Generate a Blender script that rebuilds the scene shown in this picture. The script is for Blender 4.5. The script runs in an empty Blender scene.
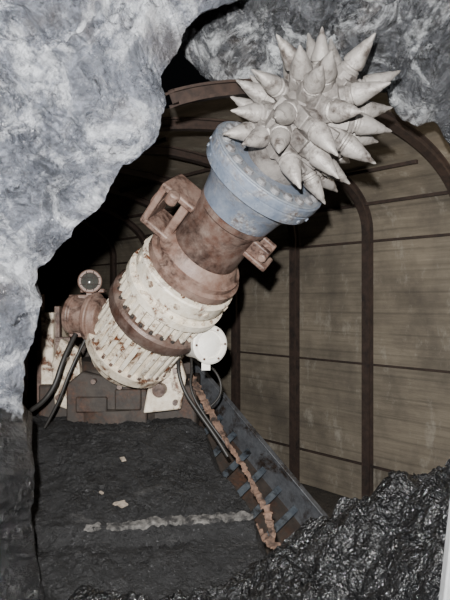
import bpy, bmesh, math, random
from mathutils import Vector, Matrix, noise
random.seed(23)
V=Vector
S=bpy.context.scene

# ---------------------------------------------------------------- materials
def newmat(name):
    m=bpy.data.materials.new(name); m.use_nodes=True
    nt=m.node_tree; b=nt.nodes['Principled BSDF']
    return m,nt,b
def tex(nt,scale,detail=6,rough=.6,stretch=None,dist=0.0):
    tc=nt.nodes.new('ShaderNodeTexCoord'); mp=nt.nodes.new('ShaderNodeMapping')
    nt.links.new(tc.outputs['Object'],mp.inputs['Vector'])
    if stretch: mp.inputs['Scale'].default_value=stretch
    n=nt.nodes.new('ShaderNodeTexNoise')
    n.inputs['Scale'].default_value=scale
    n.inputs['Detail'].default_value=detail; n.inputs['Roughness'].default_value=rough
    n.inputs['Distortion'].default_value=dist
    nt.links.new(mp.outputs['Vector'],n.inputs['Vector'])
    return n.outputs['Fac']
def ramp(nt,fac,stops):
    r=nt.nodes.new('ShaderNodeValToRGB'); e=r.color_ramp.elements
    while len(e)<len(stops): e.new(.5)
    for i,(p,c) in enumerate(stops):
        e[i].position=p
        if not hasattr(c,'__len__'): c=(c,c,c)
        e[i].color=(c[0],c[1],c[2],1)
    nt.links.new(fac,r.inputs['Fac']); return r.outputs['Color']
def mix(nt,f,a,b,mode='MIX'):
    n=nt.nodes.new('ShaderNodeMix'); n.data_type='RGBA'; n.blend_type=mode
    def put(s,v):
        if isinstance(v,bpy.types.NodeSocket): nt.links.new(v,s)
        elif hasattr(v,'__len__'): s.default_value=(v[0],v[1],v[2],1)
        else: s.default_value=v
    fs=[i for i in n.inputs if i.name=='Factor' and i.type=='VALUE'][0]
    As=[i for i in n.inputs if i.name=='A' and i.type=='RGBA'][0]
    Bs=[i for i in n.inputs if i.name=='B' and i.type=='RGBA'][0]
    put(fs,f);put(As,a);put(Bs,b)
    return [o for o in n.outputs if o.type=='RGBA'][0]
def bump(nt,b,h,strength,dist,prev=None):
    n=nt.nodes.new('ShaderNodeBump'); n.inputs['Strength'].default_value=strength
    n.inputs['Distance'].default_value=dist
    nt.links.new(h,n.inputs['Height'])
    if prev: nt.links.new(prev,n.inputs['Normal'])
    nt.links.new(n.outputs['Normal'],b.inputs['Normal']); return n.outputs['Normal']
def painted(name,base,base2,rust,lo,hi,scale=5,rough=.5,metal=0.0,bs=.35,rust2=None):
    m,nt,b=newmat(name)
    c=mix(nt,ramp(nt,tex(nt,scale*2.3,8,.7),[(.35,0),(.65,1)]),base,base2)
    rc=mix(nt,ramp(nt,tex(nt,scale*7,5,.7),[(.4,0),(.6,1)]),rust,rust2 or [x*.4 for x in rust])
    f=ramp(nt,tex(nt,scale,9,.72,dist=.4),[(lo,0),(hi,1)])
    c=mix(nt,f,c,rc)
    nt.links.new(c,b.inputs['Base Color'])
    b.inputs['Roughness'].default_value=rough; b.inputs['Metallic'].default_value=metal
    bump(nt,b,tex(nt,scale*6,8,.7),bs,.01)
    return m
M_white=painted('cream_paint',(.84,.78,.67),(.62,.54,.42),(.16,.055,.022),.53,.62,7,.42)
M_lampw=painted('cream_paint_clean',(.88,.86,.80),(.78,.75,.68),(.35,.2,.12),.64,.78,6,.35)
M_white2=painted('cream_paint_rusty',(.74,.67,.55),(.50,.41,.31),(.13,.05,.022),.49,.60,8,.45)
M_rust=painted('rust_brown',(.085,.042,.030),(.18,.135,.115),(.032,.017,.013),.49,.66,4,.42,.15)
M_pink=painted('red_oxide_dusty',(.14,.078,.058),(.24,.17,.14),(.045,.022,.016),.48,.62,5,.5)
M_dark=painted('dark_grimy_steel',(.020,.016,.014),(.045,.035,.028),(.07,.032,.018),.49,.64,5,.7)
M_blue=painted('blue_paint',(.10,.125,.17),(.175,.20,.245),(.29,.30,.31),.50,.64,6,.40,rust2=(.09,.065,.05))
M_bface=painted('blue_grey_flange_face',(.17,.195,.23),(.24,.255,.28),(.12,.085,.065),.52,.66,8,.4,.15)
M_bolt=painted('dusty_bolt_steel',(.30,.30,.31),(.22,.22,.23),(.12,.08,.06),.52,.66,12,.4,.3)
M_head=painted('cutter_steel_dusty',(.37,.345,.32),(.26,.24,.225),(.12,.10,.088),.49,.64,10,.40,.2,.5)
M_body=painted('cutter_body_steel',(.24,.22,.205),(.16,.148,.138),(.065,.052,.046),.48,.66,9,.5,.15)
M_grey=painted('galvanised_grey',(.055,.058,.065),(.11,.115,.125),(.035,.025,.02),.50,.62,5,.5,.3)
M_slat=painted('slat_bluegrey',(.05,.062,.08),(.11,.13,.15),(.014,.013,.013),.5,.62,6,.45,.2)
M_rib=painted('rusted_arch_steel',(.020,.012,.009),(.042,.025,.018),(.012,.008,.007),.5,.7,6,.75)
M_wood=painted('splintered_wood',(.22,.135,.095),(.09,.055,.04),(.03,.02,.015),.46,.60,9,.8)
M_paper=painted('dusty_scrap',(.42,.36,.29),(.2,.16,.13),(.1,.07,.05),.5,.7,9,.9)
M_post=painted('grey_panel_paint',(.19,.195,.20),(.22,.225,.23),(.16,.165,.17),.5,.7,3,.6)
M_rubber,nt,b=newmat('black_rubber'); nt.links.new(mix(nt,tex(nt,30),(.008,.008,.008),(.028,.025,.022)),b.inputs['Base Color']); b.inputs['Roughness'].default_value=.5
M_glass,nt,b=newmat('lamp_lens'); nt.links.new(mix(nt,tex(nt,20),(.02,.02,.02),(.08,.08,.07)),b.inputs['Base Color']); b.inputs['Roughness'].default_value=.12
M_ledge=painted('dusty_lath',(.07,.067,.063),(.18,.17,.16),(.02,.019,.019),.42,.56,10,.8)

def coal(name,a,c,rough_lo,rough_hi,bs=1.0,glint=2.6,streak=None,g0=.60,spec=.5,gs=50,coat=0,s1=10,s2=48,d1=9):
    m,nt,b=newmat(name)
    col=mix(nt,ramp(nt,tex(nt,9,10,.75),[(.42,0),(.7,1)]),a,c)
    col=mix(nt,ramp(nt,tex(nt,gs,4,.8),[(g0,0),(g0+.06,1)]),col,(c[0]*glint,c[1]*glint,c[2]*glint))  # pale specks painted into the base colour as glints
    if streak:
        f=ramp(nt,tex(nt,2.2,9,.72,stretch=(.5,2.2,2.2),dist=.6),[(.58,0),(.70,.8)])
        col=mix(nt,f,col,streak)
    nt.links.new(col,b.inputs['Base Color'])
    nt.links.new(ramp(nt,tex(nt,6,6,.6),[(.35,rough_lo),(.65,rough_hi)]),b.inputs['Roughness'])
    b.inputs['Specular IOR Level'].default_value=spec
    b.inputs['Coat Weight'].default_value=coat; b.inputs['Coat Roughness'].default_value=.09
    p=bump(nt,b,tex(nt,s1,d1,.68),bs,.06)
    p=bump(nt,b,tex(nt,s2,3,.6),bs*.8,.02,p)
    if coat: nt.links.new(p,b.inputs['Coat Normal'])
    return m
M_coal=coal('wet_coal',(.003,.003,.0035),(.011,.012,.013),.25,.5,1.0,14,None,.655,.35,30,1.0,12,34,4)
M_dirt=coal('coal_dust',(.0065,.0065,.007),(.020,.020,.021),.5,.9,.8,3.5,(.065,.062,.06))
M_floor=coal('mine_floor_dirt',(.03,.026,.022),(.06,.05,.04),.7,.95,.6)

def rock_mat(name,dark,mid,light,zblack,lo,hi,v0,v1,metal,bs1,fine_gain=2.0):
    m,nt,b=newmat(name)
    f=ramp(nt,tex(nt,1.5,9,.66,dist=.5),[(lo,0),(hi,1)])
    col=mix(nt,f,dark,mid)
    fine=ramp(nt,tex(nt,13,10,.82,dist=.6),[(.46,0),(.60,.9)])
    col=mix(nt,fine,col,[x*fine_gain for x in mid])
    st=ramp(nt,tex(nt,2.6,13,.78,dist=.7),[(v0,0),(v1,1)])
    col=mix(nt,st,col,light)
    cr=ramp(nt,tex(nt,10,10,.82,dist=.8),[(.37,.95),(.45,0)])
    col=mix(nt,cr,col,(dark[0]*.45,dark[1]*.45,dark[2]*.45))
    wr=ramp(nt,tex(nt,2.6,6,.6),[(.57,0),(.70,.45)])
    col=mix(nt,wr,col,(.13,.105,.09))
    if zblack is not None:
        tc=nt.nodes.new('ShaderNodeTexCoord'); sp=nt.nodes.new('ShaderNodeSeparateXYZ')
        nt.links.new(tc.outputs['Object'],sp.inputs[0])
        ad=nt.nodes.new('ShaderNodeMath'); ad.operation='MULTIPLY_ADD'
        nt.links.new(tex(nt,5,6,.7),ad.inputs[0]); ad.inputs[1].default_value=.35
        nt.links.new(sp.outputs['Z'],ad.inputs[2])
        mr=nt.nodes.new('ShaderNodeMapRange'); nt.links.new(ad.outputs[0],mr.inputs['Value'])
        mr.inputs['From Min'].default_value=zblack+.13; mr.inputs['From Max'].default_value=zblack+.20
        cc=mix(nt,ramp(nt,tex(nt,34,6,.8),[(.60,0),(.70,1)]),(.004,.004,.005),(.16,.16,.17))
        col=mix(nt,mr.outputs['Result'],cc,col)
    nt.links.new(col,b.inputs['Base Color'])
    nt.links.new(ramp(nt,tex(nt,5,6,.7),[(.35,.18),(.65,.4)]),b.inputs['Roughness'])
    b.inputs['Metallic'].default_value=metal; b.inputs['Specular IOR Level'].default_value=.8
    b.inputs['Coat Weight'].default_value=.5; b.inputs['Coat Roughness'].default_value=.12
    p=bump(nt,b,tex(nt,4.5,11,.68,dist=1.0),bs1,.10)
    p=bump(nt,b,tex(nt,30,5,.7),.75,.018,p)
    nt.links.new(p,b.inputs['Coat Normal'])
    return m
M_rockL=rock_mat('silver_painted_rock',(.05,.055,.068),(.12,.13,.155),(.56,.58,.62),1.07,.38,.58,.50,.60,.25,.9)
M_rockT=rock_mat('dark_streaked_rock',(.016,.017,.019),(.06,.063,.07),(.56,.58,.60),None,.42,.62,.52,.62,.1,.9)

def lining_mat():
    m,nt,b=newmat('lagging_boards')
    g=ramp(nt,tex(nt,3,9,.7,stretch=(.35,.35,7)),[(.3,0),(.7,1)])
    col=mix(nt,g,(.115,.095,.070),(.235,.20,.15))
    st=ramp(nt,tex(nt,1.3,8,.65),[(.42,0),(.66,1)])
    col=mix(nt,st,col,(.08,.067,.052))
    wh=ramp(nt,tex(nt,4,9,.75,stretch=(1,1,.5)),[(.55,0),(.72,.7)])
    col=mix(nt,wh,col,(.34,.315,.265))
    tc=nt.nodes.new('ShaderNodeTexCoord'); w=nt.nodes.new('ShaderNodeTexWave')
    w.wave_type='BANDS'; w.bands_direction='Z'; w.inputs['Scale'].default_value=1.5
    w.inputs['Distortion'].default_value=.15
    nt.links.new(tc.outputs['Object'],w.inputs['Vector'])
    j=ramp(nt,w.outputs['Fac'],[(.0,.8),(.04,1)])
    col=mix(nt,1.0,col,j,'MULTIPLY')
    nt.links.new(col,b.inputs['Base Color']); b.inputs['Roughness'].default_value=.85
    p=bump(nt,b,j,.5,.01)
    bump(nt,b,tex(nt,9,8,.7,stretch=(.5,.5,5)),.5,.015,p)
    return m
M_lining=lining_mat()

# ---------------------------------------------------------------- mesh helpers
def finish(name,bm,mat,parent=None,bevel=0,ang=35,mw=None,recalc=True):
    if recalc: bmesh.ops.recalc_face_normals(bm,faces=bm.faces)
    me=bpy.data.meshes.new(name); bm.to_mesh(me); bm.free()
    for p in me.polygons: p.use_smooth=True
    me.set_sharp_from_angle(angle=math.radians(ang))
    me.materials.append(mat)
    o=bpy.data.objects.new(name,me); S.collection.objects.link(o)
    if mw: o.matrix_world=mw
    if parent: o.parent=parent
    if bevel:
        md=o.modifiers.new('bevel','BEVEL'); md.width=bevel; md.segments=2; md.limit_method='ANGLE'
    return o
def frame(z,hint=V((0,0,1))):
    z=z.normalized()
    if abs(z.dot(hint))>.95: hint=V((1,0,0))
    x=hint.cross(z).normalized(); y=z.cross(x)
    return x,y,z
def lathe(bm,o,d,prof,n=40,caps=True):
    x,y,z=frame(d); rings=[]
    for s,r in prof:
        r=max(r,.0008)
        rings.append([bm.verts.new(o+z*s+(x*math.cos(a)+y*math.sin(a))*r) for a in [2*math.pi*i/n for i in range(n)]])
    for A,B_ in zip(rings,rings[1:]):
        for i in range(n):
            bm.faces.new((A[i],A[(i+1)%n],B_[(i+1)%n],B_[i]))
    if caps:
        bm.faces.new(rings[0][::-1]); bm.faces.new(rings[-1])
def cyl(bm,p0,p1,r,n=20,r1=None):
    lathe(bm,p0,p1-p0,[(0,r),((p1-p0).length,r if r1 is None else r1)],n)
def box(bm,c,sz,X=V((1,0,0)),Y=V((0,1,0)),Z=V((0,0,1))):
    vs=[]
    for i in (-1,1):
        for j in (-1,1):
            for k in (-1,1):
                vs.append(bm.verts.new(c+X*(i*sz[0]/2)+Y*(j*sz[1]/2)+Z*(k*sz[2]/2)))
    for f in ((0,1,3,2),(4,6,7,5),(0,4,5,1),(2,3,7,6),(0,2,6,4),(1,5,7,3)):
        bm.faces.new([vs[i] for i in f])
def tube(name,pts,r,mat,parent=None):
    cu=bpy.data.curves.new(name,'CURVE'); cu.dimensions='3D'; cu.bevel_depth=r; cu.bevel_resolution=4
    sp=cu.splines.new('NURBS'); sp.points.add(len(pts)-1)
    for p,q in zip(sp.points,pts): p.co=(*q,1)
    sp.use_endpoint_u=True; sp.order_u=3
    cu.materials.append(mat)
    o=bpy.data.objects.new(name,cu); S.collection.objects.link(o)
    if parent: o.parent=parent
    return o
def resample(pts,n):
    pts=[V(p) for p in pts]; L=[0]
    for a,b_ in zip(pts,pts[1:]): L.append(L[-1]+(b_-a).length)
    out=[]
    for i in range(n):
        t=L[-1]*i/(n-1); k=0
        while k<len(L)-2 and L[k+1]<t: k+=1
        f=(t-L[k])/max(1e-6,L[k+1]-L[k]); out.append(pts[k].lerp(pts[k+1],min(1,f)))
    return out
def fbm(p,o=5): return noise.fractal(p,1.0,2.1,o)
def ridged(p): return noise.ridged_multi_fractal(p,1.0,2.1,5,1.0,2.0)
def cell(p):
    d,pts=noise.voronoi(p); return d[1]-d[0]

# ---------------------------------------------------------------- rock faces
def rock_sheet(name,inner,outer,mat,n,m,amp,bulge,seed,curl,rid=.34,fac=.0):
    A=resample(inner,n); O=resample(outer,n); bm=bmesh.new(); rows=[]
    so=V((seed,seed*1.7,seed*.3))
    A=[a+V((fbm(a*9+so,4)*.022,fbm(a*4-so)*.06,fbm(a*9-so*2,4)*.022)) for a in A]
    for k in range(len(curl)-1,-1,-1):
        back,out=curl[k]; r=[]
        for a,o in zip(A,O):
            d=(o-a); d.y=0; d.normalize()
            q=a+d*out+V((0,back,0)); q+=V((fbm(q*3+so)*.1*k,0,fbm(q*3-so)*.1*k))*.6
            r.append(bm.verts.new(q))
        rows.append(r)
    for j in range(m+1):
        t=(j/m)**1.25; r=[]
        for a,o in zip(A,O):
            q=a.lerp(o,t)
            w=min(1,t*9)
            q.y-=bulge*math.sin(min(1,t*1.2)*math.pi*.5)*(1-t)*.9 + .05*(1-math.exp(-t*40))
            p=q*1.0; pw=p+V((fbm(p*2,3),fbm(p*2+so,3),fbm(p*2-so,3)))*.18
            h=amp*(fbm(p*1.5+so)*.9+(ridged(p*2.6+so)-1.0)*rid+fbm(p*7+so)*.10)
            h+=fac*(min(.6,cell(pw*2.6))*.18+min(.5,cell(pw*6))*.10+min(.5,cell(pw*13))*.045)
            q.y-=h*w; q.z+=.3*h*w
            r.append(bm.verts.new(q))
        rows.append(r)
    for R,T in zip(rows,rows[1:]):
        for i in range(n-1): bm.faces.new((R[i],R[i+1],T[i+1],T[i]))
    return finish(name,bm,mat,ang=35)
ye=2.915
Lxz=[(.32,3.5),(.175,3.25),(.075,3.10),(-.065,3.04),(-.20,2.96),(-.235,2.84),(-.325,2.72),(-.295,2.61),(-.315,2.45),(-.385,2.35),(-.515,2.27),(-.575,2.15),(-.65,2.035),(-.755,1.97),(-.835,1.85),(-.935,1.76),(-.945,1.675),(-.905,1.59),(-.945,1.44),(-.99,1.29),(-1.015,1.075),(-.975,.9),(-.935,.7),(-.965,.5),(-.945,.3),(-.895,.05),(-.86,-.2),(-.84,-.52)]
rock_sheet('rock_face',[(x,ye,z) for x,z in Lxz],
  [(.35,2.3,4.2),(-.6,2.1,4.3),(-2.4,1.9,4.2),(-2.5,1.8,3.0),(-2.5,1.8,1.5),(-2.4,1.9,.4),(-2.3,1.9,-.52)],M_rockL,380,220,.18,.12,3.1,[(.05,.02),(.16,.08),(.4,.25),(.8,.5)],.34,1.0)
Txz=[(-.60,3.33),(-.476,3.31),(-.286,3.2),(-.159,3.05),(0,2.96),(.159,2.93),(.476,2.96),(.79,2.98),(1.016,2.92),(1.11,2.755),(1.207,2.69),(1.315,2.73),(1.43,2.60),(1.62,2.49),(2.0,2.3),(2.6,2.2)]
rock_sheet('rock_overhang',[(x,3.72,z) for x,z in Txz],
  [(-1.0,3.3,4.6),(.5,3.1,4.6),(1.8,3.0,4.6),(3.3,3.1,4.3),(3.8,3.2,2.6)],M_rockT,280,130,.26,.05,8.4,[(.05,.02),(.15,.08),(.3,.25),(.5,.6)],.5,1.3)

def interp(tab,x):
    if x<=tab[0][0]: return tab[0][1]
    for (a,b_),(c,d) in zip(tab,tab[1:]):
        if x<=c: return b_+(d-b_)*(x-a)/(c-a)
    return tab[-1][1]
crest=[(-1.3,.1),(-.95,.05),(-.49,.09),(-.05,.11),(.18,.20),(.386,.34),(.54,.43),(.67,.53),(.82,.61),(.95,.68),(1.16,.78),(1.5,.90),(2.6,1.0)]
def height_obj(name,x0,x1,y0,y1,nx,ny,fn,mat,ang=28):
    bm=bmesh.new(); g=[]
    for j in range(ny+1):
        r=[]
        for i in range(nx+1):
            x=x0+(x1-x0)*i/nx; y=y0+(y1-y0)*j/ny
            r.append(bm.verts.new((x,y,fn(x,y))))
        g.append(r)
    for j in range(ny):
        for i in range(nx): bm.faces.new((g[j][i],g[j][i+1],g[j+1][i+1],g[j+1][i]))
    return finish(name,bm,mat,ang=ang,recalc=False)
def pile(x,y):
    c=interp(crest,x); yc=3.0+.08*math.sin(x*5)
    z=c-(yc-y)*.16 if y<yc else c-(y-yc)*1.5
    p=V((x,y,z*.5)); k=.4+.6*min(1,max(0,(x+.2)/.7))
    pw=p+V((fbm(p*3,3),fbm(p*3+V((7,7,7)),3),0))*.08
    z+=k*(fbm(p*2.4+V((5,2,1)))*.12+(ridged(p*3+V((2,9,4)))-1)*.05)+ min(.5,cell(pw*4.5))*.12*k+min(.5,cell(pw*11))*.04+fbm(p*18)*.008
    return max(z,-.53)
height_obj('coal_rock_pile',-1.5,2.3,1.3,3.9,360,250,pile,M_coal,30)
hy=[(2.6,-.1),(2.95,.06),(3.3,.17),(3.42,.19),(3.50,.27),(4.0,.46),(4.4,.66),(5.0,.70),(5.8,.68)]
def mound(x,y):
    yy=y-.08*x
    h=interp(hy,yy); xe=.34-.42*(y-3.1)+.03*math.sin(y*9)
    p=V((x,y,0))
    h+=fbm(p*3)*.028+fbm(p*12+V((3,3,3)))*.013+fbm(p*34)*.006
    if x>xe: h-=(x-xe)*2.6
    return max(h,-.53)
height_obj('coal_dust_mound',-1.5,1.2,2.5,5.0,260,260,mound,M_dirt)

bm=bmesh.new(); box(bm,V((0,5.0,-.56)),(14,16,.1)); finish('floor',bm,M_floor)

def lumps(name,n,fn,xr,yr,sizes,mat,cond):
    bm=bmesh.new()
    for i in range(n):
        x=random.uniform(*xr); y=random.uniform(*yr)
        if not cond(x,y): continue
        r=random.choice(sizes); z=fn(x,y)+r*.2
        res=bmesh.ops.create_icosphere(bm,subdivisions=1,radius=r,matrix=Matrix.Translation((x,y,z)))
        for v in res['verts']: v.co+=V((random.uniform(-1,1),random.uniform(-1,1),random.uniform(-1,.5)))*r*.45
    return finish(name,bm,mat,ang=8)
lumps('coal_rubble',700,mound,(-1.15,.25),(2.95,4.5),[.005,.006,.008,.01,.014,.022],M_dirt,lambda x,y:x<.3-.42*(y-3.1))
lumps('coal_lumps',600,pile,(-.6,1.6),(1.9,3.1),[.006,.01,.015,.02],M_coal,lambda x,y:True)

# ---------------------------------------------------------------- tunnel
ca,sa=.743,.669
TM=Matrix(((-sa,-ca,0,1.492),(ca,-sa,0,6.0),(0,0,1,0),(0,0,0,1)))
HW=1.85; ZS=2.28; RB=.77; WID=3.7
def section(n=56):
    pts=[(0,-.5+ (ZS+.5)*i/14) for i in range(14)]
    for i in range(n+1):
        a=math.pi*i/n
        c=math.cos(a); s_=math.sin(a)
        w=HW-HW*(abs(c)**.85)*(1 if c>0 else -1)
        rb=RB-.20*max(0,(w-HW)/HW)
        pts.append((w,ZS+rb*(s_**.92)))
    pts+=[(WID,ZS-(ZS+.5)*(i+1)/14) for i in range(14)]
    return pts
sec=section()
def lining(name,pick):
    bm=bmesh.new(); t0,t1,nt_=-3.6,9.0,84; grid={}
    def vert(i,j):
        if (i,j) not in grid:
            w,z=sec[j]; t=t0+(t1-t0)*i/nt_
            k=noise.noise(V((t*2,w*2,z*2)))*.012
            grid[(i,j)]=bm.verts.new((t,w+(k if w<.1 else 0),z+(k if z>ZS else 0)))
        return grid[(i,j)]
    for i in range(nt_):
        for j in range(len(sec)-1):
            w=(sec[j][0]+sec[j+1][0])/2; z=(sec[j][1]+sec[j+1][1])/2
            if not pick(w,z): continue
            p=TM@V((t0+(t1-t0)*(i+.5)/nt_,w,z))
            if w>.35 and p.y<3.85+.1*noise.noise(p*3): continue
            bm.faces.new((vert(i,j),vert(i+1,j),vert(i+1,j+1),vert(i,j+1)))
    return finish(name,bm,M_lining,mw=TM,ang=40)
lining('wall_right',lambda w,z:w<HW and z<=ZS)
lining('wall_left',lambda w,z:w>HW and z<=ZS)
lining('ceiling',lambda w,z:z>ZS)
bm=bmesh.new(); vs=[bm.verts.new((9.0,w,z)) for w,z in sec]; bm.faces.new(vs); finish('wall_back',bm,M_lining,mw=TM)
def sweep(bm,path,t,wid,d0,d1,ymin):
    prev=None
    n=len(path)
    for i in range(n):
        a=V(path[max(0,i-1)]); b_=V(path[min(n-1,i+1)]); tg=(b_-a).normalized()
        nr=V((tg.y,-tg.x)); c=V((HW,1.4))
        if nr.dot(c-V(path[i]))<0: nr=-nr
        P=V(path[i]); wpos=TM@V((t,P.x,P.y))
        if P.x>.35 and wpos.y<ymin: prev=None; continue
        q=[]
        for dt,dd in ((-wid/2,d0),(wid/2,d0),(wid/2,d1),(-wid/2,d1)):
            pp=P+nr*dd; q.append(bm.verts.new((t+dt,pp.x,pp.y)))
        if prev:
            for k in range(4): bm.faces.new((prev[k],prev[(k+1)%4],q[(k+1)%4],q[k]))
        else: bm.faces.new(q[::-1])
        prev=q
    if prev: bm.faces.new(prev)
for k in range(-2,9):
    bm=bmesh.new(); t=k*.987
    ym=3.05 if k==-1 else 3.9
    sweep(bm,sec,t,.085,.07,.088,ym); sweep(bm,sec,t,.02,.0,.072,ym); sweep(bm,sec,t,.085,.004,.018,ym)
    finish('steel_arch_rib',bm,M_rib,mw=TM,ang=50)
bm=bmesh.new()
def bar(w,z,t0,t1,h=.03): box(bm,V(((t0+t1)/2,w,z)),(t1-t0,.03,h))
bar(.02,.94,-2.9,8.8,.018); bar(.02,2.2,-2.9,8.8,.024); bar(.02,-.1,-2.9,8.8,.018)
for jj,t0 in ((21,-1.9),(28,-1.2),(36,-.6),(44,0.2),(52,.5),(60,.6)):
    w,z=sec[jj]; bar(w,z-.03,t0+.4,8.8)
finish('tunnel_tie_bars',bm,M_rib,mw=TM)

# ---------------------------------------------------------------- roadheader
RH=bpy.data.objects.new('mining_roadheader',None); S.collection.objects.link(RH)
D=V((.54,-.56,.628)).normalized(); B=V((.275,3.45,2.405))
BX=V((.758,0,-.652)); BX=(BX-D*BX.dot(D)).normalized(); BY=D.cross(BX)
def L(x,y,s): return B+BX*x+BY*y+D*s
def rad(a): return BX*math.cos(a)+BY*math.sin(a)
def tan_(a): return -BX*math.sin(a)+BY*math.cos(a)
HB=B+D*.155+V((.005,0,-.005))
bm=bmesh.new()
lathe(bm,HB,D,[(-.17,.17),(-.09,.185),(.0,.205),(.1,.21),(.26,.195),(.35,.16),(.42,.11),(.47,.05),(.49,0)],36)
finish('cutter_body',bm,M_body,RH)
bm=bmesh.new(); bh=bmesh.new()
def pickbit(p,d,sc,side):
    lathe(bh,p-d*.06,d,[(0,.070*sc),(.08*sc,.066*sc),(.115*sc,.058*sc),(.122*sc,.048*sc)],7)
    box(bh,p-d*.015-side*.045,(.075*sc,.08*sc,.10*sc),side,d.cross(side).normalized(),d)
    lathe(bm,p+d*.05*sc,d,[(0,.049*sc),(.022*sc,.053*sc),(.028*sc,.043*sc),(.036*sc,.043*sc),(.042*sc,.054*sc),(.062*sc,.053*sc),(.12*sc,.035*sc),(.165*sc,.021*sc),(.172*sc,.015*sc),(.20*sc,.008*sc),(.21*sc,.002)],18)
rings=[(.01,.185,9,-16,.0),(.11,.195,9,-4,.4),(.22,.185,9,14,.1),(.32,.155,8,34,.55),(.40,.10,5,54,.2),(.45,.02,1,84,0)]
for s,r,n,th,ph in rings:
    for i in range(n):
        a=2*math.pi*(i+ph+random.uniform(-.22,.22))/n; t=math.radians(th+random.uniform(-13,13))
        ra=rad(a); d=(ra*math.cos(t)+D*math.sin(t)+tan_(a)*random.uniform(.35,1.0)*math.cos(t)).normalized()
        side=(tan_(a)-d*tan_(a).dot(d)).normalized()
        pickbit(HB+D*(s+random.uniform(-.03,.03))+ra*r,d,random.uniform(.95,1.15),side)
finish('cutter_picks',bm,M_head,RH,ang=30)
finish('pick_holders',bh,M_body,RH,ang=30,bevel=.006)
bm=bmesh.new()
lathe(bm,B,D,[(-.36,.25),(-.30,.262),(-.24,.275),(-.135,.335),(-.13,.372),(-.075,.378),(-.07,.368),(-.06,.368),(-.055,.384),(-.01,.384),(-.004,.38),(-.004,.17)],64)
finish('blue_flange',bm,M_blue,RH,ang=28)
bm=bmesh.new()
lathe(bm,B,D,[(-.02,.368),(.0,.372),(.004,.368),(.004,.262),(-.012,.26),(-.012,.15)],64)
finish('blue_flange_face',bm,M_bface,RH,ang=28)
def bolts(name,s,r,n,br,h,mat,hexn=6,ph=0):
    bm=bmesh.new()
    for i in range(n):
        a=2*math.pi*(i+ph)/n; p=B+D*s+rad(a)*r
        lathe(bm,p,D,[(-.01,br*1.25),(.004,br*1.25),(.005,br),(h,br),(h+.004,br*.8)],hexn)
    return finish(name,bm,mat,RH,ang=25)
bolts('blue_flange_bolts',.004,.322,22,.026,.016,M_bolt,12)
bm=bmesh.new()
for i in range(22):
    a=2*math.pi*(i+.5)/22; cyl(bm,B+D*-.10+rad(a)*.36,B+D*-.10+rad(a)*.383,.012,10)
finish('blue_flange_rim_plugs',bm,M_blue,RH)
bm=bmesh.new()
lathe(bm,B,D,[(-.95,.24),(-.93,.24),(-.5,.228),(-.42,.230),(-.405,.245),(-.37,.245),(-.365,.23)],56)
finish('boom_tube',bm,M_rust,RH)
bm=bmesh.new()
lathe(bm,B,D,[(-.92,.25),(-.92,.335),(-.86,.34),(-.85,.31),(-.81,.31),(-.805,.285),(-.74,.245),(-.73,.23)],56)
finish('boom_collar',bm,M_pink,RH,ang=28)
bm=bmesh.new()
for s in (-.51,-.80):
    box(bm,L(-.32,-.02,s),(.25,.26,.045),BX,BY,D)
box(bm,L(-.425,-.02,-.655),(.045,.26,.33),BX,BY,D)
box(bm,L(-.25,-.10,-.66),(.06,.06,.30),BX,BY,D)
cyl(bm,L(-.34,-.17,-.48),L(-.34,-.17,-.56),.04,18)
cyl(bm,L(-.465,-.05,-.66),L(-.40,-.05,-.66),.06,18)
finish('lug_bracket_wide',bm,M_pink,RH,bevel=.012)
bm=bmesh.new()
box(bm,L(.27,-.06,-.47),(.15,.04,.10),BX,BY,D)
box(bm,L(.27,.06,-.47),(.15,.04,.10),BX,BY,D)
cyl(bm,L(.32,-.11,-.47),L(.32,.12,-.47),.028,16)
box(bm,L(.29,0,-.535),(.19,.17,.035),BX,BY,D)
finish('lug_bracket_narrow',bm,M_pink,RH,bevel=.01)
bm=bmesh.new()
lathe(bm,B,D,[(-1.42,.30),(-1.32,.315),(-1.17,.32),(-1.17,.375),(-1.115,.375),(-1.11,.33),(-1.06,.33),(-1.06,.352),(-.955,.356),(-.945,.346),(-.94,.25)],64)
finish('gearbox_drum_upper',bm,M_white,RH,ang=28)
bolts('gearbox_bolts_upper',-.942,.315,20,.015,.018,M_white2)
bolts('gearbox_bolts_middle',-1.115,.354,26,.011,.014,M_white2)
bm=bmesh.new()
for i in range(30):
    a=2*math.pi*i/30
    box(bm,B+D*-1.245+rad(a)*.33,(.05,.026,.15),rad(a),tan_(a),D)
finish('gearbox_fins_upper',bm,M_white,RH,bevel=.004)
bm=bmesh.new()
for i in range(10):
    a=2*math.pi*i/10
    cyl(bm,B+D*-1.005+rad(a)*.34,B+D*-1.005+rad(a)*.364,.022,14)
finish('gearbox_side_plugs',bm,M_white2,RH)
bm=bmesh.new()
lathe(bm,B,D,[(-1.45,.32),(-1.45,.37),(-1.42,.385),(-1.345,.385),(-1.325,.37),(-1.32,.32)],64)
finish('rusted_ring',bm,M_rust,RH,ang=28)
bolts('rusted_ring_bolts',-1.325,.35,26,.013,.02,M_dark,ph=.5)
bm=bmesh.new()
lathe(bm,B,D,[(-2.02,.26),(-1.87,.30),(-1.87,.365),(-1.79,.37),(-1.785,.32),(-1.4,.31)],64)
finish('gearbox_drum_lower',bm,M_white2,RH,ang=28)
bm=bmesh.new()
for i in range(28):
    a=2*math.pi*i/28
    box(bm,B+D*-1.61+rad(a)*.322,(.05,.036,.36),rad(a),tan_(a),D)
finish('gearbox_fins_lower',bm,M_white,RH,bevel=.005)
bolts('gearbox_bolts_lower',-1.79,.345,28,.013,.02,M_rust)
bm=bmesh.new()
lathe(bm,V((-.90,4.9,.55)),V((0,0,1)),[(0,.46),(.2,.46),(.22,.40),(.5,.38),(.56,.33)],48)
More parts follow.
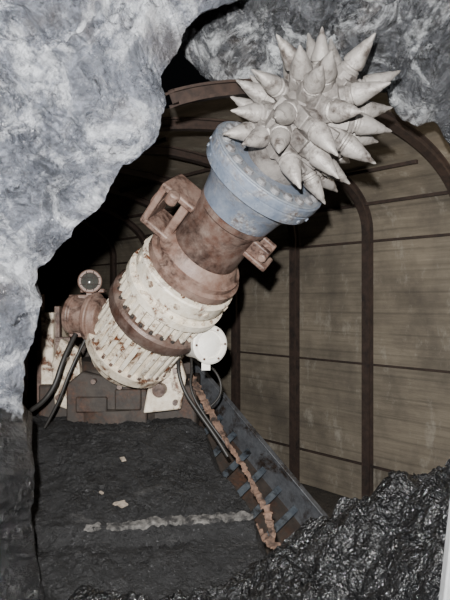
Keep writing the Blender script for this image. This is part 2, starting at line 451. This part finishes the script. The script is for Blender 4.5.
finish('slew_turret',bm,M_dark,RH,ang=30)
bm=bmesh.new()
box(bm,V((-.85,5.0,.72)),(1.25,.8,.42)); box(bm,V((-.95,5.9,.85)),(1.3,1.2,.7)); box(bm,V((-.95,5.5,.0)),(1.2,2.0,1.2))
finish('chassis',bm,M_dark,RH,bevel=.02)
bm=bmesh.new()
def slab(poly,y0,y1,sk=0.0):
    a=[bm.verts.new((x,y0+sk*(x-poly[0][0]),z)) for x,z in poly]; c=[bm.verts.new((x,y1+sk*(x-poly[0][0]),z)) for x,z in poly]
    n=len(poly); bm.faces.new(a); bm.faces.new(c[::-1])
    for i in range(n): bm.faces.new((a[i],c[i],c[(i+1)%n],a[(i+1)%n]))
slab([(-.62,.74),(-.34,.76),(-.30,1.0),(-.34,1.14),(-.46,1.14),(-.58,.96)],4.42,4.50,.2)
slab([(-1.33,.78),(-1.20,.74),(-1.12,1.0),(-1.14,1.22),(-1.28,1.30),(-1.36,1.1)],4.55,4.65,-.2)
box(bm,V((-.42,4.68,1.15)),(.16,.4,.05)); box(bm,V((-1.42,4.9,1.15)),(.10,.5,.7))
finish('cheek_plates',bm,M_white2,RH,bevel=.012)
bm=bmesh.new()
slab([(-1.22,.62),(-.60,.62),(-.60,.90),(-.68,.98),(-.86,1.0),(-1.1,1.05),(-1.22,.95)],4.48,4.6)
box(bm,V((-1.02,4.46,.80)),(.24,.04,.12)); box(bm,V((-.74,4.46,.84)),(.2,.05,.16))
finish('turret_skirt',bm,M_dark,RH,bevel=.012)
bm=bmesh.new()
cyl(bm,V((-.50,4.38,.92)),V((-.49,4.46,.92)),.05,20)
for x,z in ((-1.27,.86),(-1.22,1.15),(-.38,.82),(-.38,1.06),(-1.0,.98),(-.8,.94)): cyl(bm,V((x,4.42,z)),V((x,4.52,z)),.02,12)
finish('cheek_pins',bm,M_rust,RH)
bm=bmesh.new()
mx=V((1,-.25,-.12)).normalized(); mc=V((-1.05,4.38,1.48))
lathe(bm,mc-mx*.13,mx,[(0,.10),(.01,.145),(.05,.15),(.055,.13),(.17,.13),(.175,.185),(.215,.19),(.22,.16),(.27,.15),(.28,.08)],40)
box(bm,mc+V((-.03,.12,.0)),(.20,.2,.32))
box(bm,mc+V((.2,.12,-.05)),(.3,.14,.16))
box(bm,mc+V((.05,.06,.19)),(.18,.12,.03))
finish('tilt_motor',bm,M_pink,RH,bevel=.008,ang=30)
bm=bmesh.new()
for x,h in ((-1.62,.8),(-1.5,.95),(-1.36,.85)):
    box(bm,V((x,4.75,.7+h/2)),(.045,.07,h))
box(bm,V((-1.45,4.73,1.28)),(.4,.05,.04))
finish('side_frame',bm,M_rust,RH,bevel=.006)
def lamp(name,c,d,r,mat,depth):
    bm=bmesh.new()
    lathe(bm,c,d,[(-depth,r*.45),(-depth*.85,r*.8),(-depth*.3,r*.92),(-.03,r*.95),(-.028,r*1.12),(.012,r*1.15),(.02,r*1.05),(.02,r*.86),(.0,r*.82)],40,True)
    box(bm,c-d*.05+V((0,0,-r*1.1)),(r*.5,r*.5,r*.8))
    finish(name+'_housing',bm,mat,RH,ang=28)
    bm=bmesh.new(); lathe(bm,c,d,[(.0,r*.82),(.012,r*.6),(.02,r*.3),(.022,0)],32)
    return bm
d1=V((.25,-.95,.1)).normalized(); c1=V((-.985,4.25,1.735))
bm=lamp('headlamp_dark',c1,d1,.075,M_pink,.12); finish('headlamp_lens',bm,M_glass,RH)
bm=bmesh.new(); x,y,z=frame(d1)
for k in (-.025,.025):
    cyl(bm,c1+d1*.035+x*-.07+y*k,c1+d1*.035+x*.07+y*k,.003,8); cyl(bm,c1+d1*.035+y*-.07+x*k,c1+d1*.035+y*.07+x*k,.003,8)
finish('headlamp_grille',bm,M_dark,RH)
d2=V((.50,-.84,.05)).normalized(); c2=V((-.11,4.12,1.285))
bm=lamp('worklamp_cream',c2,d2,.120,M_lampw,.34); finish('worklamp_lens',bm,M_lampw,RH)
bm=bmesh.new()
for i in range(6):
    a=2*math.pi*i/6; x,y,z=frame(d2); p=c2+d2*.015+(x*math.cos(a)+y*math.sin(a))*.115; cyl(bm,p,p+d2*.012,.009,8)
box(bm,c2-d2*.16+V((-.14,.1,-.06)),(.26,.08,.06))
finish('worklamp_bolts',bm,M_rust,RH)
tube('hose_1',[(-1.10,4.3,1.35),(-1.16,4.2,1.2),(-1.22,4.15,.95),(-1.38,4.15,.8),(-1.6,4.2,.72)],.018,M_rubber,RH)
tube('hose_2',[(-1.02,4.3,1.33),(-1.12,4.22,1.1),(-1.2,4.2,.85),(-1.3,4.2,.68)],.011,M_rubber,RH)
tube('hose_3',[(-.33,4.45,1.3),(-.36,4.30,1.15),(-.31,4.25,.95),(-.20,4.2,.8),(-.06,4.15,.62),(.02,4.1,.5)],.014,M_rubber,RH)
tube('hose_4',[(-.28,4.5,1.28),(-.24,4.4,1.1),(-.27,4.3,.95),(-.13,4.25,.72),(.08,4.15,.48)],.010,M_rubber,RH)
tube('hose_5',[(-.25,4.5,1.15),(-.12,4.6,1.1),(-.02,4.6,.95),(-.05,4.55,.8),(-.2,4.5,.72)],.010,M_rubber,RH)

# ---------------------------------------------------------------- conveyor
CV=bpy.data.objects.new('slat_conveyor',None); S.collection.objects.link(CV)
A0=V((-.40,5.55,1.12)); A1=V((.83,4.55,-.18)); E0=V((-.62,5.0,.9)); E1=V((.40,4.0,-.30))
ax=(A1-A0).normalized(); wd=(A0-E0).normalized(); up=wd.cross(ax); up=up if up.z>0 else -up; up.normalize()
bm=bmesh.new()
ln=(A1-A0).length; box(bm,(A0+A1)/2-up*.10,(ln,.02,.26),ax,up.cross(ax),up)
box(bm,(A0+A1)/2+up*.03,(ln,.05,.015),ax,up.cross(ax),up)
finish('side_plate',bm,M_grey,CV,bevel=.004)
bm=bmesh.new()
for i in range(10):
    f=(i+.5)/10; a=E0.lerp(E1,f); c=A0.lerp(A1,f); X=(c-a).normalized()
    Zd=X.cross(ax).normalized(); box(bm,(a+c)/2-up*.15,((c-a).length,.055,.025),X,Zd.cross(X),Zd)
finish('slats',bm,M_slat,CV,bevel=.004)
bm=bmesh.new(); q=[A0-up*.22,A1-up*.22,E1-up*.22,E0-up*.22]; vs=[bm.verts.new(p) for p in q]+[bm.verts.new(p-up*.02) for p in q]
for f in ((0,1,2,3),(7,6,5,4),(0,4,5,1),(1,5,6,2),(2,6,7,3),(3,7,4,0)): bm.faces.new([vs[i] for i in f])
finish('trough_plate',bm,M_dark,CV)

def ribbon(name,pts,wid,mat,seed,th=.012,jit=1.0,n=60):
    P=resample(pts,n); bm=bmesh.new(); prev=None
    for i,p in enumerate(P):
        e=min(1,min(i,n-1-i)/6+.25)
        w=e*wid*(.6+jit*(.45*noise.noise(V((i*.35,seed,0)))+.35*noise.noise(V((i*1.1,seed,5)))))
        t=(P[min(i+1,n-1)]-P[max(i-1,0)]).normalized(); sdir=t.cross(V((0,-.4,1))).normalized()
        o=V((0,0,noise.noise(V((i*.2,seed,9)))*.03*jit))
        q=[bm.verts.new(p+o+sdir*w*k+V((0,0,h))) for k,h in ((-.5,0),(.5,0),(.5,-th),(-.5,-th))]
        if prev:
            for k in range(4): bm.faces.new((prev[k],prev[(k+1)%4],q[(k+1)%4],q[k]))
        else: bm.faces.new(q)
        prev=q
    bm.faces.new(prev[::-1]); return finish(name,bm,mat,ang=25)
ribbon('splintered_timber',[(-.27,4.60,1.02),(-.154,4.42,.83),(.0,4.2,.61)],.085,M_wood,2)
ribbon('splintered_timber',[(-.03,4.22,.64),(.14,4.02,.44),(.22,3.9,.30)],.050,M_wood,12)
ribbon('splintered_timber',[(.18,3.92,.36),(.27,3.78,.25),(.30,3.6,.12)],.07,M_wood,22)
ribbon('splintered_timber',[(.10,3.75,.22),(.22,3.6,.16),(.34,3.5,.10)],.09,M_wood,6)
ribbon('lath_strip',[(-1.05,3.42,.258),(-.75,3.44,.265),(-.42,3.47,.28)],.07,M_ledge,4,.02,.6,70)
ribbon('lath_strip',[(-.50,3.48,.283),(-.2,3.50,.29),(.17,3.53,.305)],.085,M_ledge,14,.02,.6,70)
bm=bmesh.new()
for x,y,sx,sy in ((-.66,3.62,.08,.025),(-.63,3.60,.04,.05),(-.78,3.68,.03,.015),(-.70,4.0,.05,.03)):
    a=random.uniform(0,3); X=V((math.cos(a),math.sin(a),.2)).normalized()
    Z=V((-.2*math.cos(a),-.3,1)).normalized(); Y=Z.cross(X).normalized()
    box(bm,V((x,y,mound(x,y)+.02)),(sx,sy,.01),X,Y,Z)
finish('paper_scraps',bm,M_paper)

bm=bmesh.new(); Zp=V((.11,0,.994)).normalized(); Xp=V((.994,0,-.11))
box(bm,V((.685,1.62,.63)),(.20,.04,1.12),Xp,V((0,1,0)),Zp)
box(bm,V((.63,1.62,.07)),(.34,.16,.02),Xp,V((0,1,0)),Zp)
finish('guard_panel',bm,M_post,bevel=.006)

# ---------------------------------------------------------------- lights, camera
def area(name,loc,target,size,power,col):
    l=bpy.data.lights.new(name,'AREA'); l.size=size; l.energy=power; l.color=col
    o=bpy.data.objects.new(name,l); S.collection.objects.link(o); o.location=loc
    o.rotation_euler=(V(target)-V(loc)).to_track_quat('-Z','Y').to_euler(); return o
area('camera_flash',(-.10,-.12,1.88),(0,4,1.8),.06,420,(1,.985,.96))
area('overhead_fill',(-.6,.2,3.3),(0,3.5,1.8),.4,14,(.9,.95,1))  # added soft fill from above, no real fixture
area('tunnel_wall_fill',(2.6,4.3,2.2),(.9,6.4,1.2),.4,14,(1,.88,.7))  # added warm fill for the tunnel wall, out of view, no fixture
w=bpy.data.worlds.new('World'); S.world=w; w.use_nodes=True
w.node_tree.nodes['Background'].inputs[0].default_value=(.5,.55,.65,1)
w.node_tree.nodes['Background'].inputs[1].default_value=.004
cam=bpy.data.cameras.new('camera'); cam.lens=35; cam.sensor_width=36
co=bpy.data.objects.new('camera',cam); S.collection.objects.link(co); co.location=(0,0,1.6); co.rotation_euler=(math.pi/2,0,0)
S.camera=co
